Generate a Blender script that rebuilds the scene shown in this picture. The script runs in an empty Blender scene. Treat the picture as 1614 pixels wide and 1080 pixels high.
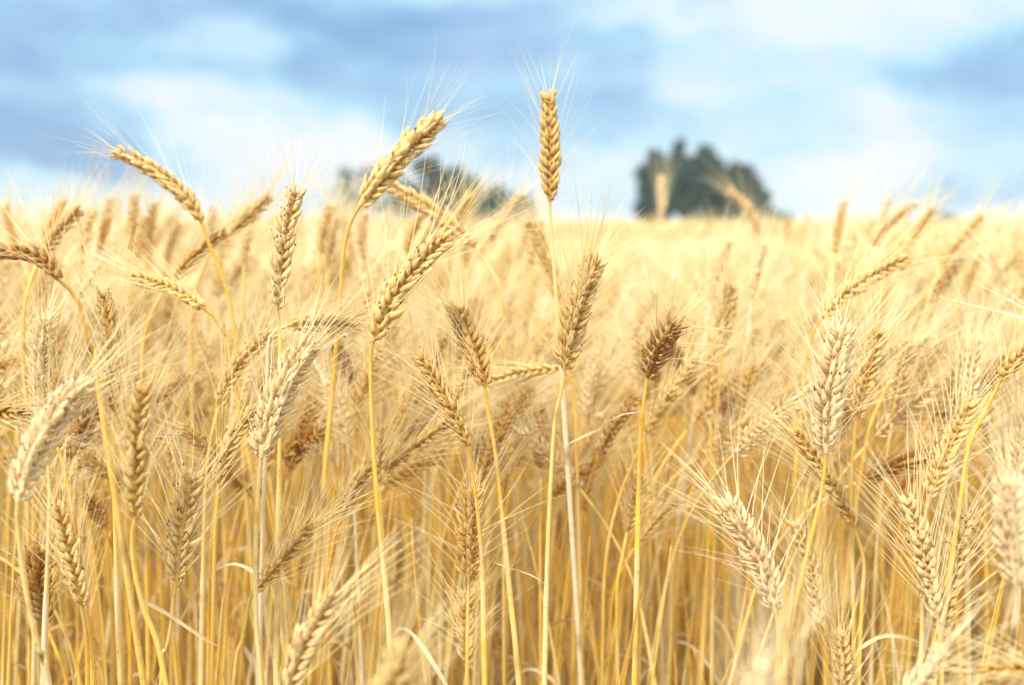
import bpy, math
import numpy as np
R = math.radians
rng = np.random.RandomState(7)
scene = bpy.context.scene
C = scene.collection

# ------------------------------------------------------------------ camera
FPX, CX, CY = 1614 * 35 / 36.0, 807.0, 540.0          # 35 mm lens, photo pixels
PITCH = math.atan((CY - 349.0) / FPX)
CAM = np.array([0.0, 0.0, 1.0])
FWD = np.array([0, math.cos(PITCH), -math.sin(PITCH)])
UP = np.array([0, math.sin(PITCH), math.cos(PITCH)])
RT = np.array([1.0, 0, 0])
cam = bpy.data.cameras.new('camera')
camo = bpy.data.objects.new('camera', cam); C.objects.link(camo)
camo.location = CAM
camo.rotation_euler = (R(90) - PITCH, 0, 0)
cam.lens = 35; cam.sensor_width = 36
cam.clip_start = 0.02; cam.clip_end = 3000
cam.dof.use_dof = True
cam.dof.focus_distance = 0.80
cam.dof.aperture_fstop = 3.3
scene.camera = camo

def at(px, py, d):
    return CAM + d * (FWD + RT * (px - CX) / FPX + UP * (CY - py) / FPX)

# ------------------------------------------------------------------ exposure
EXPOSURE = 1.1
scene.view_settings.view_transform = 'Standard'
scene.view_settings.look = 'None'
scene.view_settings.gamma = 1
scene.view_settings.exposure = EXPOSURE
scene.render.engine = 'CYCLES'
scene.cycles.use_denoising = True
scene.cycles.max_bounces = 8
scene.cycles.diffuse_bounces = 5
scene.cycles.glossy_bounces = 2
scene.cycles.transmission_bounces = 5
scene.cycles.transparent_max_bounces = 4
scene.cycles.caustics_reflective = False
scene.cycles.caustics_refractive = False

# ------------------------------------------------------------------ sun
SUN_EL, SUN_AZ = R(48), R(215)                         # azimuth clockwise from +Y: behind the camera, to the left
sl = bpy.data.lights.new('sun', 'SUN'); sl.energy = 2.1; sl.angle = R(11); sl.color = (1.0, 0.95, 0.86)
so = bpy.data.objects.new('sun', sl); C.objects.link(so)
sd = np.array([math.sin(SUN_AZ) * math.cos(SUN_EL), math.cos(SUN_AZ) * math.cos(SUN_EL), math.sin(SUN_EL)])
so.rotation_euler = (R(90) - SUN_EL, 0, math.atan2(sd[0], -sd[1]))
so.location = (0, 0, 20)

# ------------------------------------------------------------------ node helpers
class NT:
    def __init__(s, tree):
        s.t = tree; s.n = tree.nodes; s.l = tree.links
    def new(s, typ, **kw):
        n = s.n.new(typ)
        for k, v in kw.items(): setattr(n, k, v)
        return n
    def put(s, sock, v):
        if isinstance(v, bpy.types.NodeSocket): s.l.new(v, sock)
        elif v is not None: sock.default_value = v
    def math(s, op, a, b=None, clamp=False):
        n = s.new('ShaderNodeMath', operation=op, use_clamp=clamp)
        s.put(n.inputs[0], a)
        if b is not None: s.put(n.inputs[1], b)
        return n.outputs[0]
    def mix(s, f, a, b, blend='MIX'):
        n = s.new('ShaderNodeMix', data_type='RGBA', blend_type=blend)
        s.put(n.inputs[0], f)
        s.put(n.inputs[6], a if isinstance(a, bpy.types.NodeSocket) else (*a, 1))
        s.put(n.inputs[7], b if isinstance(b, bpy.types.NodeSocket) else (*b, 1))
        return n.outputs[2]
    def ramp(s, f, stops, interp='LINEAR'):
        n = s.new('ShaderNodeValToRGB'); e = n.color_ramp.elements
        n.color_ramp.interpolation = interp
        while len(e) < len(stops): e.new(0.5)
        for k, (p, c) in enumerate(stops):
            e[k].position = p; e[k].color = (*c, 1)
        s.put(n.inputs[0], f)
        return n.outputs[0]
    def noise(s, vec, scale, detail=2, rough=0.5):
        n = s.new('ShaderNodeTexNoise'); n.inputs['Scale'].default_value = scale
        n.inputs['Detail'].default_value = detail; n.inputs['Roughness'].default_value = rough
        if vec is not None: s.put(n.inputs['Vector'], vec)
        return n

# ------------------------------------------------------------------ sky
world = bpy.data.worlds.new('World'); scene.world = world
world.use_nodes = True
w = NT(world.node_tree); w.n.clear()
tc = w.new('ShaderNodeTexCoord')
sky = w.new('ShaderNodeTexSky', sky_type='NISHITA'); sky.sun_disc = False
sky.sun_elevation = SUN_EL; sky.sun_rotation = SUN_AZ
sky.air_density = 1.0; sky.dust_density = 1.5; sky.ozone_density = 1.5
dirv = tc.outputs['Generated']
warp = w.noise(dirv, 11.0, 4, 0.5)
wv = w.new('ShaderNodeVectorMath', operation='SUBTRACT'); w.put(wv.inputs[0], warp.outputs['Color']); wv.inputs[1].default_value = (0.5, 0.5, 0.5)
wm = w.new('ShaderNodeVectorMath', operation='MULTIPLY'); w.put(wm.inputs[0], wv.outputs[0]); wm.inputs[1].default_value = (0.22, 0.0, 0.075)
wa = w.new('ShaderNodeVectorMath', operation='ADD'); w.put(wa.inputs[0], dirv); w.put(wa.inputs[1], wm.outputs[0])
sep = w.new('ShaderNodeSeparateXYZ'); w.put(sep.inputs[0], wa.outputs[0])
X, Z = sep.outputs[0], sep.outputs[2]
sep0 = w.new('ShaderNodeSeparateXYZ'); w.put(sep0.inputs[0], dirv)
front = w.math('GREATER_THAN', sep0.outputs[1], 0.0)
BLOBS = [  # photo px, radii px, amount: the bright and dark banks of cloud over the field
    (420, 235, 150, 75, .55), (270, 140, 90, 22, .30), (350, 70, 120, 24, .26), (1310, 292, 110, 38, .55),
    (1020, 20, 110, 22, .34), (1440, 20, 190, 50, .40), (1180, 215, 260, 75, .18), (1230, 90, 150, 60, .16),
    (80, 306, 170, 26, .22), (940, 300, 160, 40, .20), (1450, 200, 150, 50, .12), (700, 235, 100, 30, .16),
    (40, 215, 150, 50, -.62), (130, 250, 110, 25, -.2), (620, 150, 160, 60, -.20), (760, 55, 260, 45, -.34), (930, 180, 150, 50, -.30),
    (110, 60, 190, 50, -.22), (1570, 100, 130, 60, -.32), (1570, 318, 120, 26, -.22), (560, 318, 50, 30, -.12),
    (40, 150, 120, 22, .08), (1000, 110, 60, 50, -.14), (500, 110, 60, 40, -.1),
    (200, 15, 240, 34, -.16), (560, 15, 170, 30, -.16), (60, 120, 120, 30, -.12), (1240, 190, 90, 22, -.16), (1560, 200, 120, 24, -.12)]
tot = None
for bx, by, rx, ry, am in BLOBS:
    v = FWD + RT * (bx - CX) / FPX + UP * (CY - by) / FPX; v /= np.linalg.norm(v)
    dx = w.math('MULTIPLY', w.math('SUBTRACT', X, float(v[0])), FPX / rx)
    dz = w.math('MULTIPLY', w.math('SUBTRACT', Z, float(v[2])), FPX / ry)
    q = w.math('ADD', w.math('MULTIPLY', dx, dx), w.math('MULTIPLY', dz, dz))
    g = w.math('MULTIPLY', w.math('EXPONENT', w.math('MULTIPLY', w.math('POWER', w.math('MULTIPLY', q, 0.75), 1.9), -1.0)), am)
    tot = g if tot is None else w.math('ADD', tot, g)
tot = w.math('MULTIPLY', tot, front)
st = w.new('ShaderNodeVectorMath', operation='MULTIPLY'); w.put(st.inputs[0], dirv); st.inputs[1].default_value = (1.0, 1.0, 2.6)
n1 = w.noise(st.outputs[0], 4.5, 5, 0.5)
n2 = w.noise(st.outputs[0], 16.0, 5, 0.6)
f = w.math('ADD', w.math('MULTIPLY', w.math('SUBTRACT', n1.outputs[0], 0.5), 0.70), w.math('MULTIPLY', w.math('SUBTRACT', n2.outputs[0], 0.5), 0.62))
f = w.math('ADD', w.math('ADD', f, 0.555), tot, clamp=True)
def shown(r_, g_, b_):                                  # a colour as displayed -> radiance at this exposure
    return tuple((c_ / 255.0)**2.2 / 2**EXPOSURE for c_ in (r_, g_, b_))
cloud = w.ramp(f, [(0.0, shown(138, 175, 220)), (0.25, shown(158, 196, 234)), (0.46, shown(178, 217, 246)), (0.66, shown(206, 236, 254)), (0.86, shown(232, 245, 254)), (1.0, shown(250, 252, 255))])
n4 = w.noise(st.outputs[0], 6.5, 3, 0.5)
lav = w.math('MULTIPLY', w.math('SUBTRACT', n4.outputs[0], 0.46), 5.0, clamp=True)
cloud = w.mix(lav, w.mix(1.0, cloud, (0.93, 1.0, 1.0), 'MULTIPLY'), w.mix(1.0, cloud, (1.0, 0.97, 1.0), 'MULTIPLY'))
# unseen sky overhead is brightened with elevation, added as soft fill for the wheat
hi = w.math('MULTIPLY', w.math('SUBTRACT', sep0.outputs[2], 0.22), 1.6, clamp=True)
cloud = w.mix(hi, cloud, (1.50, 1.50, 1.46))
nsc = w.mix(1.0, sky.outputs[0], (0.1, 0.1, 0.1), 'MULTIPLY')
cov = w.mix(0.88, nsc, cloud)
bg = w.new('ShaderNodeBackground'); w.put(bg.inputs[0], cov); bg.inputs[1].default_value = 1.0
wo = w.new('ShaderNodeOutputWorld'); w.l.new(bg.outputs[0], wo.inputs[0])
world.cycles.sampling_method = 'MANUAL'; world.cycles.sample_map_resolution = 512

# ------------------------------------------------------------------ materials
def material(name):
    m = bpy.data.materials.new(name); m.use_nodes = True
    t = NT(m.node_tree); t.n.clear()
    return m, t
def finish(t, col, rough=0.6, trans=0.0, spec=0.3, bump=None, tcol=None):
    p = t.new('ShaderNodeBsdfPrincipled'); t.put(p.inputs['Base Color'], col)
    p.inputs['Roughness'].default_value = rough
    p.inputs['Specular IOR Level'].default_value = spec
    if bump is not None:
        b = t.new('ShaderNodeBump'); b.inputs['Strength'].default_value = bump[1]; b.inputs['Distance'].default_value = bump[2]
        t.put(b.inputs['Height'], bump[0]); t.l.new(b.outputs[0], p.inputs['Normal'])
    o = t.new('ShaderNodeOutputMaterial')
    if trans > 0:
        tr = t.new('ShaderNodeBsdfTranslucent'); t.put(tr.inputs[0], tcol if tcol is not None else col)
        mx = t.new('ShaderNodeMixShader'); mx.inputs[0].default_value = trans
        t.l.new(p.outputs[0], mx.inputs[1]); t.l.new(tr.outputs[0], mx.inputs[2]); t.l.new(mx.outputs[0], o.inputs[0])
    else: t.l.new(p.outputs[0], o.inputs[0])
def tint(t):
    a = t.new('ShaderNodeAttribute', attribute_name='tint')
    s = t.new('ShaderNodeSeparateColor'); t.l.new(a.outputs['Color'], s.inputs[0])
    oi = t.new('ShaderNodeObjectInfo')
    tone = t.math('ADD', a.outputs['Alpha'], t.math('MULTIPLY', t.math('SUBTRACT', oi.outputs['Random'], 0.5), 0.18), clamp=True)
    return s.outputs[0], s.outputs[1], s.outputs[2], tone
def pos(t): return t.new('ShaderNodeTexCoord').outputs['Object']

M = {}
m, t = material('husk'); M['husk'] = m                 # ripe chaff: brown, golden or bleached by plant
u, rn, fl, tone = tint(t)
c = t.ramp(tone, [(0.0, (.48, .23, .035)), (0.25, (.66, .40, .08)), (0.55, (.87, .66, .22)), (1.0, (.95, .85, .55))])
c = t.mix(t.math('MULTIPLY', t.math('SUBTRACT', 0.34, u), 1.5, clamp=True), c, (.66, .36, .06))
c = t.mix(t.math('MULTIPLY', t.math('SUBTRACT', u, 0.55), 0.9, clamp=True), c, (.86, .76, .56))
c = t.mix(t.math('MULTIPLY', t.math('SUBTRACT', rn, 0.5), 0.55, clamp=True), c, (.86, .74, .52))
c = t.mix(t.math('MULTIPLY', t.math('SUBTRACT', 0.35, rn), 0.7, clamp=True), c, (.48, .28, .08))
nz = t.noise(pos(t), 900, 2, 0.6)
c = t.mix(t.math('MULTIPLY', t.math('SUBTRACT', nz.outputs[0], 0.47), 1.8, clamp=True), c, (.42, .25, .09))
nb = t.noise(pos(t), 120, 2, 0.6)
c = t.mix(t.math('MULTIPLY', t.math('SUBTRACT', nb.outputs[0], 0.5), 1.5, clamp=True), c, (.50, .30, .10))
c = t.mix(t.math('MULTIPLY', t.math('SUBTRACT', tone, 0.70), 1.8, clamp=True), c, (.95, .87, .57))
nf = t.noise(pos(t), 420, 1, 0.5)
c = t.mix(t.math('MULTIPLY', t.math('SUBTRACT', nf.outputs[0], 0.665), 14.0, clamp=True), c, (.20, .12, .05))
spot = t.math('MULTIPLY', fl, t.math('MULTIPLY', t.math('SUBTRACT', u, 0.80), 12.0, clamp=True))
c = t.mix(spot, c, (.045, .035, .035))
finish(t, c, 0.55, 0.32, 0.3, (nz.outputs[0], 0.4, 0.0008), t.mix(1.0, c, (1.0, .78, .45), 'MULTIPLY'))

m, t = material('awn'); M['awn'] = m
u, rn, fl, tone = tint(t)
c = t.ramp(tone, [(0.0, (.74, .53, .18)), (0.5, (.88, .73, .36)), (1.0, (.94, .88, .66))])
c = t.mix(rn, c, (.90, .77, .44))
finish(t, c, 0.45, 0.25, 0.4)

m, t = material('straw'); M['straw'] = m               # stems: golden, streaked with bleached sheath
u, rn, fl, tone = tint(t)
c = t.ramp(rn, [(0.0, (.84, .47, .03)), (0.35, (.88, .62, .09)), (0.7, (.88, .73, .29)), (1.0, (.86, .79, .58))])
mp = t.new('ShaderNodeMapping'); mp.inputs['Scale'].default_value = (1, 1, 0.035); t.l.new(pos(t), mp.inputs[0])
nz = t.noise(mp.outputs[0], 700, 3, 0.6)
c = t.mix(t.math('MULTIPLY', t.math('SUBTRACT', nz.outputs[0], 0.45), 2.6, clamp=True), c, (.84, .74, .48))
n5 = t.noise(pos(t), 5, 2, 0.5)
c = t.mix(t.math('MULTIPLY', t.math('SUBTRACT', n5.outputs[0], 0.56), 4.0, clamp=True), c, (.76, .69, .52))
n6 = t.noise(pos(t), 420, 2, 0.5)
c = t.mix(t.math('MULTIPLY', t.math('SUBTRACT', n6.outputs[0], 0.62), 6.0, clamp=True), c, (.42, .28, .13))
n3 = t.noise(pos(t), 30, 4, 0.75)
c = t.mix(t.math('MULTIPLY', t.math('SUBTRACT', n3.outputs[0], 0.56), 4.0, clamp=True), c, (.52, .29, .07))
c = t.mix(t.math('MULTIPLY', fl, 0.8), c, (.36, .20, .06))
finish(t, c, 0.5, 0.24, 0.35, (nz.outputs[0], 0.5, 0.0008), t.mix(1.0, c, (1.0, .82, .40), 'MULTIPLY'))

m, t = material('dry_leaf'); M['leaf'] = m
u, rn, fl, tone = tint(t)
c = t.ramp(rn, [(0.0, (.50, .30, .10)), (0.4, (.66, .48, .21)), (0.75, (.70, .57, .33)), (1.0, (.68, .60, .42))])
nz = t.noise(pos(t), 160, 3, 0.6)
c = t.mix(t.math('MULTIPLY', t.math('SUBTRACT', nz.outputs[0], 0.5), 1.6, clamp=True), c, (.42, .28, .13))
finish(t, c, 0.55, 0.35, 0.3, (nz.outputs[0], 0.3, 0.001))

m, t = material('soil'); M['soil'] = m
nz = t.noise(pos(t), 6, 6, 0.65); nz2 = t.noise(pos(t), 90, 4, 0.6)
c = t.mix(nz.outputs[0], (.10, .06, .03), (.22, .14, .07))
c = t.mix(t.math('MULTIPLY', t.math('SUBTRACT', nz2.outputs[0], 0.52), 5.0, clamp=True), c, (.42, .31, .15))
finish(t, c, 0.95, 0, 0.1, (nz2.outputs[0], 0.8, 0.01))

m, t = material('crop_top'); M['crop'] = m             # the far crop: pale ear tops with darker gaps
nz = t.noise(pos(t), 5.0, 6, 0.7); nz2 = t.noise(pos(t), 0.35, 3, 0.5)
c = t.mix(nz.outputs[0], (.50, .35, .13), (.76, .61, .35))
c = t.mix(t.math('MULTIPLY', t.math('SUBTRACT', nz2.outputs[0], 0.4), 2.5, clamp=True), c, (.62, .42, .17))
finish(t, c, 0.8, 0.1, 0.15)

m, t = material('tree_leaf'); M['tree_leaf'] = m
u, rn, fl, tone = tint(t)
c = t.ramp(rn, [(0.0, (.018, .048, .036)), (0.5, (.032, .075, .050)), (1.0, (.07, .12, .055))])
c = t.mix(fl, c, (.15, .18, .13))
finish(t, c, 0.6, 0.25, 0.3)
m, t = material('bark'); M['bark'] = m
nz = t.noise(pos(t), 9, 4, 0.6)
finish(t, t.mix(nz.outputs[0], (.07, .05, .035), (.17, .14, .10)), 0.9, 0, 0.2, (nz.outputs[0], 0.6, 0.03))
MATS = ['husk', 'awn', 'straw', 'leaf', 'crop']

# ------------------------------------------------------------------ geometry helpers (all quads, numpy)
def unit(v): return v / np.maximum(np.linalg.norm(v, axis=-1, keepdims=True), 1e-9)

class Geo:
    """collects quad grids: verts, faces, per-vertex tint, per-face material"""
    def __init__(s): s.v = []; s.f = []; s.c = []; s.m = []; s.n = 0
    def grid(s, V, col, closed, mat=0):
        # V (K, A, B, 3): K patches, A rows, B columns (closed round when asked); col (K, A, B, 4)
        K, A, B, _ = V.shape
        i = np.arange(K * A * B).reshape(K, A, B) + s.n
        if closed: a = i; b = np.roll(i, -1, axis=2)
        else: a = i[:, :, :-1]; b = i[:, :, 1:]
        q = np.stack([a[:, :-1], b[:, :-1], b[:, 1:], a[:, 1:]], -1).reshape(-1, 4)
        s.v.append(V.reshape(-1, 3)); s.c.append(np.broadcast_to(col, (K, A, B, 4)).reshape(-1, 4))
        s.f.append(q); s.m.append(np.full(len(q), mat)); s.n += K * A * B
    def arrays(s): return np.concatenate(s.v), np.concatenate(s.f), np.concatenate(s.c), np.concatenate(s.m)
    def add(s, arr):
        V, F, Cc, Mm = arr
        s.v.append(V); s.f.append(F + s.n); s.c.append(Cc); s.m.append(Mm); s.n += len(V)

def mesh(name, arr, mats, origin=(0, 0, 0), smooth=True):
    V, F, Cc, Mm = arr
    me = bpy.data.meshes.new(name)
    V = (V - np.asarray(origin)).astype(np.float32)
    me.vertices.add(len(V)); me.vertices.foreach_set('co', V.ravel())
    me.loops.add(F.size); me.loops.foreach_set('vertex_index', F.astype(np.int32).ravel())
    me.polygons.add(len(F)); me.polygons.foreach_set('loop_start', np.arange(0, F.size, 4, dtype=np.int32))
    me.polygons.foreach_set('use_smooth', np.full(len(F), smooth))
    for mt in mats: me.materials.append(mt)
    if len(mats) > 1: me.polygons.foreach_set('material_index', Mm.astype(np.int32))
    me.update(calc_edges=True)
    at_ = me.color_attributes.new('tint', 'FLOAT_COLOR', 'POINT')
    at_.data.foreach_set('color', Cc.astype(np.float32).ravel())
    return me

def obj(name, me, parent=None):
    o = bpy.data.objects.new(name, me); C.objects.link(o)
    if parent is not None: o.parent = parent
    return o
def tag(o, label=None, cat=None, group=None, kind=None):
    if label: o['label'] = label
    if cat: o['category'] = cat
    if group: o['group'] = group
    if kind: o['kind'] = kind
    return o

def resample(P, n):
    s = np.r_[0, np.cumsum(np.linalg.norm(np.diff(P, axis=0), axis=1))]
    q = np.linspace(0, s[-1], n)
    return np.stack([np.interp(q, s, P[:, k]) for k in range(3)], 1), s[-1]
def catmull(P, per=8):
    P = np.asarray(P, float); Q = np.vstack([2 * P[0] - P[1], P, 2 * P[-1] - P[-2]]); out = []
    tt = np.linspace(0, 1, per, endpoint=False)[:, None]
    for i in range(1, len(Q) - 2):
        a, b, c, d = Q[i - 1], Q[i], Q[i + 1], Q[i + 2]
        out.append(0.5 * (2 * b + (c - a) * tt + (2 * a - 5 * b + 4 * c - d) * tt**2 + (3 * b - a - 3 * c + d) * tt**3))
    out.append(P[-1:]); return np.vstack(out)

def tube(g, P, rad, sides, col, mat):
    T = unit(np.gradient(P, axis=0))
    ref = np.array([0.3, -0.9, 0.2]); ref = ref / np.linalg.norm(ref)
    A = unit(ref - (T @ ref)[:, None] * T); B = np.cross(T, A)
    th = np.linspace(0, 2 * np.pi, sides, endpoint=False)
    ring = A[:, None] * np.cos(th)[None, :, None] + B[:, None] * np.sin(th)[None, :, None]
    g.grid((P[:, None] + ring * np.asarray(rad)[:, None, None])[None], col, True, mat)

def husks(g, o, a, nrm, L, W, H, rnd, fl, tone, rings, sides, mat=0, r=rng, flare=0.0):
    # boat-shaped chaff scales: o origin, a axis, nrm keel side
    wd = unit(np.cross(a, nrm)); n = np.cross(wd, a)
    u = np.linspace(0, 1, rings); u[0] = 0.02
    prof = np.sin(np.pi * np.clip(u, 0.04, 1)**0.66)**0.85 * (1 - 0.22 * u); prof[-1] = 0.03
    th = np.linspace(0, 2 * np.pi, sides, endpoint=False) + 0.2
    cs, sn = np.cos(th), np.sin(th)
    thick = np.where(sn > 0, sn * (0.85 + 0.35 * np.exp(-(cs / 0.35)**2)), sn * 0.6)
    U = u[None, :, None, None]; Pf = prof[None, :, None, None]
    L_, W_, H_ = L[:, None, None, None], W[:, None, None, None], H[:, None, None, None]
    bow = 0.10 * np.sin(np.pi * u)[None, :, None, None] + (r.rand(len(o))[:, None, None, None] * (0.12 + 0.14 * flare) - 0.05) * U**2
    V = (o[:, None, None] + a[:, None, None] * L_ * U + wd[:, None, None] * W_ * 0.5 * Pf * cs[None, None, :, None]
         + n[:, None, None] * (H_ * 0.55 * Pf * thick[None, None, :, None] + bow * L_))
    K = len(o); col = np.zeros((K, rings, sides, 4))
    col[..., 0] = u[None, :, None]; col[..., 1] = rnd[:, None, None]; col[..., 2] = fl[:, None, None]; col[..., 3] = tone
    g.grid(V, col, True, mat)

def awns(g, o, d, L, bend, r0, segs, sides, tone, rnd, mat=0):
    t_ = np.linspace(0, 1, segs + 1)
    Pc = o[:, None] + d[:, None] * (L[:, None] * t_)[..., None] + bend[:, None] * (L[:, None] * t_**2)[..., None]
    A = unit(np.cross(d, np.array([0.2, 0.9, 0.35]))); B = np.cross(d, A)
    if sides == 2: off = np.stack([A, -A], 1)
    else:
        th = np.linspace(0, 2 * np.pi, sides, endpoint=False)
        off = A[:, None] * np.cos(th)[None, :, None] + B[:, None] * np.sin(th)[None, :, None]
    rr = r0 * (1 - 0.80 * t_**1.3)
    V = Pc[:, :, None] + off[:, None] * rr[None, :, None, None]
    K = len(o); col = np.zeros((K, segs + 1, off.shape[1], 4)); col[..., 0] = t_[None, :, None]; col[..., 1] = rnd[:, None, None]; col[..., 3] = tone
    g.grid(V, col, sides > 2, mat)

def make_ear(P, N0, width=1.0, tone=0.6, lod=0, spots=0.25, spread=1.0, beard=1.0, r=rng, awn_len=1.0, fine=1.0, ge=None, gb=None, n_sp=None):
    """ear + beard along the polyline P. N0: direction the broad two-rowed face looks to."""
    ge = ge or Geo(); gb = gb or Geo()
    Q, L = resample(P, 40)
    Tq = unit(np.gradient(Q, axis=0))
    k = L / 0.088; z = width * 0.95 * (0.55 + 0.45 * k)                   # size of the scales
    n_sp = n_sp or int(round({0: 21, 1: 19, 2: 12, 3: 6}[lod] * min(1.15, max(0.6, k)**0.8) * (1.12 if spread >= 1.1 else 1)))
    tpos = np.linspace(0.015, 0.90, n_sp); tpos[1:-1] += r.normal(0, 0.006, n_sp - 2)
    fi = tpos * 39; i0 = fi.astype(int); fr = (fi - i0)[:, None]
    O = Q[i0] * (1 - fr) + Q[np.minimum(i0 + 1, 39)] * fr
    T = unit(Tq[i0]); N = unit(N0 - (T @ N0)[:, None] * T); S = np.cross(T, N)
    side = np.where(np.arange(n_sp) % 2 == 0, 1.0, -1.0)[:, None]
    prof = np.interp(tpos, [0, 0.12, 0.35, 0.7, 1.0], [0.72, 0.92, 1.06, 0.95, 0.70])
    pl = 0.88 + 0.22 * r.rand(); ll = 0.98 + 0.14 * r.rand()
    fluff = 1.0 if (lod < 2 and spread >= 1.1) else 0.0
    # rachis
    if lod < 3:
        tube(ge, Q[:-3], 0.0030 * z * np.interp(np.linspace(0, 1, 37), [0, .08, .8, 1], [.5, 1, .9, .4]), 5 if lod < 2 else 3, np.array([0.3, 0.3, 0, tone]), 0)
    if lod == 0:
        cfg = [(-1, 30, .0019, .0000, .0095, .0054, .0038, 0), (1, 30, .0019, .0000, .0095, .0054, .0038, 0),
               (-1, 15, .0016, .0018, .0116, .0054, .0040, .95), (1, 15, .0016, .0018, .0116, .0054, .0040, .95),
               (0, 4, .0000, .0044, .0100, .0042, .0036, .25)]
        dims = (8, 8)
    elif lod == 1:
        cfg = [(-1, 24, .0019, .0006, .0108, .0050, .0042, .85), (1, 24, .0019, .0006, .0108, .0050, .0042, .85),
               (0, 4, .0000, .0042, .0100, .0044, .0038, .2)]
        dims = (6, 6)
    elif lod == 2:
        cfg = [(-1, 22, .0019, .0006, .0130, .0062, .0050, .75), (1, 22, .0019, .0006, .0130, .0062, .0050, .75)]
        dims = (4, 4)
    else:
        cfg = [(0, 2, .0, .0, .021, .0115, .009, .9)]
        dims = (3, 4)
    for sg, na, no, st, ln, wd, hk, pa in cfg:
        a_s = np.radians(15 + 7 * spread + r.normal(0, 6.5, n_sp))[:, None] * (0.8 + 0.25 * prof[:, None])
        a_n = np.radians(na * (0.8 + 0.25 * spread) + r.normal(0, 5, n_sp))[:, None] * sg if sg else np.radians(r.normal(0, 5, n_sp))[:, None]
        ax = unit(T + side * S * np.tan(a_s) + N * np.tan(a_n))
        sc = (z * prof * (1.06 + r.normal(0, 0.13, n_sp)))
        o = O + side * S * 0.0011 * z + N * sg * no * z + ax * st * z
        out = side * S * (0.95 if sg == 0 else 0.62) + N * sg * 0.80
        out = unit(out - (out * ax).sum(1, keepdims=True) * ax)
        rnd = r.rand(n_sp); fl = (r.rand(n_sp) < spots).astype(float)
        husks(ge, o, ax, out, ln * sc * ll * (1 + .12 * fluff), wd * sc * pl * (1 - .18 * fluff), hk * sc * pl, rnd, fl, tone, *dims, r=r, flare=fluff)
        m_ = r.rand(n_sp) < pa * beard
        if m_.any():
            q = np.where(m_)[0]; K = len(q)
            b = np.radians((10 + 20 * r.rand(K) + 12 * (1 - tpos[q])) * spread)[:, None]
            lat = unit(side[q] * S[q] * (0.9 + 0.4 * r.rand(K, 1)) + N[q] * (sg * 0.8 + r.normal(0, 0.25, (K, 1))))
            d = unit(T[q] * np.cos(b) + lat * np.sin(b))
            tip = o[q] + ax[q] * (ln * ll * sc[q] * (0.95 + .12 * fluff))[:, None] + out[q] * 0.0003
            AL = (0.056 + 0.030 * r.rand(K)) * (0.75 + 0.35 * np.sin(np.pi * np.clip(tpos[q], 0, 1))) * (0.5 + 0.5 * k) * awn_len
            bend = lat * r.normal(0.06, 0.09, (K, 1)) + r.normal(0, 0.03, (K, 3)) + np.array([0, 0, -0.03])
            awns(gb, tip, d, AL, bend, fine * {0: .00033, 1: .00033, 2: .00052, 3: .0010}[lod], {0: 7, 1: 5, 2: 2, 3: 1}[lod], {0: 4, 1: 3, 2: 2, 3: 2}[lod], tone, r.rand(K), 0)
    # terminal spikelet
    nt = {0: 4, 1: 3, 2: 2, 3: 1}[lod]
    Tt = Tq[-1]; Nt = unit(N0 - (Tt @ N0) * Tt); St = np.cross(Tt, Nt)
    th = np.linspace(0, 2 * np.pi, nt, endpoint=False) + 0.4
    rad = np.cos(th)[:, None] * Nt + np.sin(th)[:, None] * St
    ax = unit(Tt + rad * 0.26); o = Q[35] + rad * 0.0008 * z
    husks(ge, np.repeat(o, 1, 0), ax, unit(rad - (rad * ax).sum(1, keepdims=True) * ax), np.full(nt, .0105 * z * (1 if lod < 3 else 1.4)), np.full(nt, .0038 * z), np.full(nt, .0032 * z), r.rand(nt), np.zeros(nt), min(1, tone + 0.1), *dims, r=r)
    d = unit(Tt + rad * 0.35)
    awns(gb, o + ax * .0098 * z, d, (0.038 + 0.02 * r.rand(nt)) * awn_len, r.normal(0, 0.05, (nt, 3)), {0: .00028, 1: .00032, 2: .00052, 3: .001}[lod], {0: 7, 1: 5, 2: 2, 3: 1}[lod], {0: 4, 1: 3, 2: 2, 3: 2}[lod], tone, r.rand(nt), 0)
    return ge, gb

def make_stem(P, r_neck, r_low, sides, yellow, tone, g=None, mat=0, nodes=True, step=None):
    """P from the ear's base down to the ground"""
    g = g or Geo()
    L0 = np.linalg.norm(np.diff(P, axis=0), axis=1).sum()
    n = step or max(12, int(L0 / 0.012)); Q, L = resample(P, n)
    s = np.linspace(0, L, n)
    s_e = 0.10 + 0.16 * ((yellow * 7.3) % 1); sheath = np.clip((s - s_e) / 0.012, 0, 1)
    rad = r_neck + (r_low - r_neck) * (0.45 * np.clip(s / 0.16, 0, 1) + 0.55 * sheath)
    nd = np.zeros(n)
    if nodes:
        for sn in (s_e + 0.13, s_e + 0.31):
            b = np.exp(-((s - sn) / 0.006)**2); rad = rad + 0.0006 * b; nd = np.maximum(nd, b)
    col = np.zeros((1, n, sides, 4)); col[..., 0] = (s / L)[None, :, None]
    col[..., 1] = np.clip(yellow + 0.25 * sheath, 0, 1)[None, :, None]; col[..., 2] = nd[None, :, None]; col[..., 3] = tone
    tube(g, Q, rad, sides, col, mat)
    return g

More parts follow.
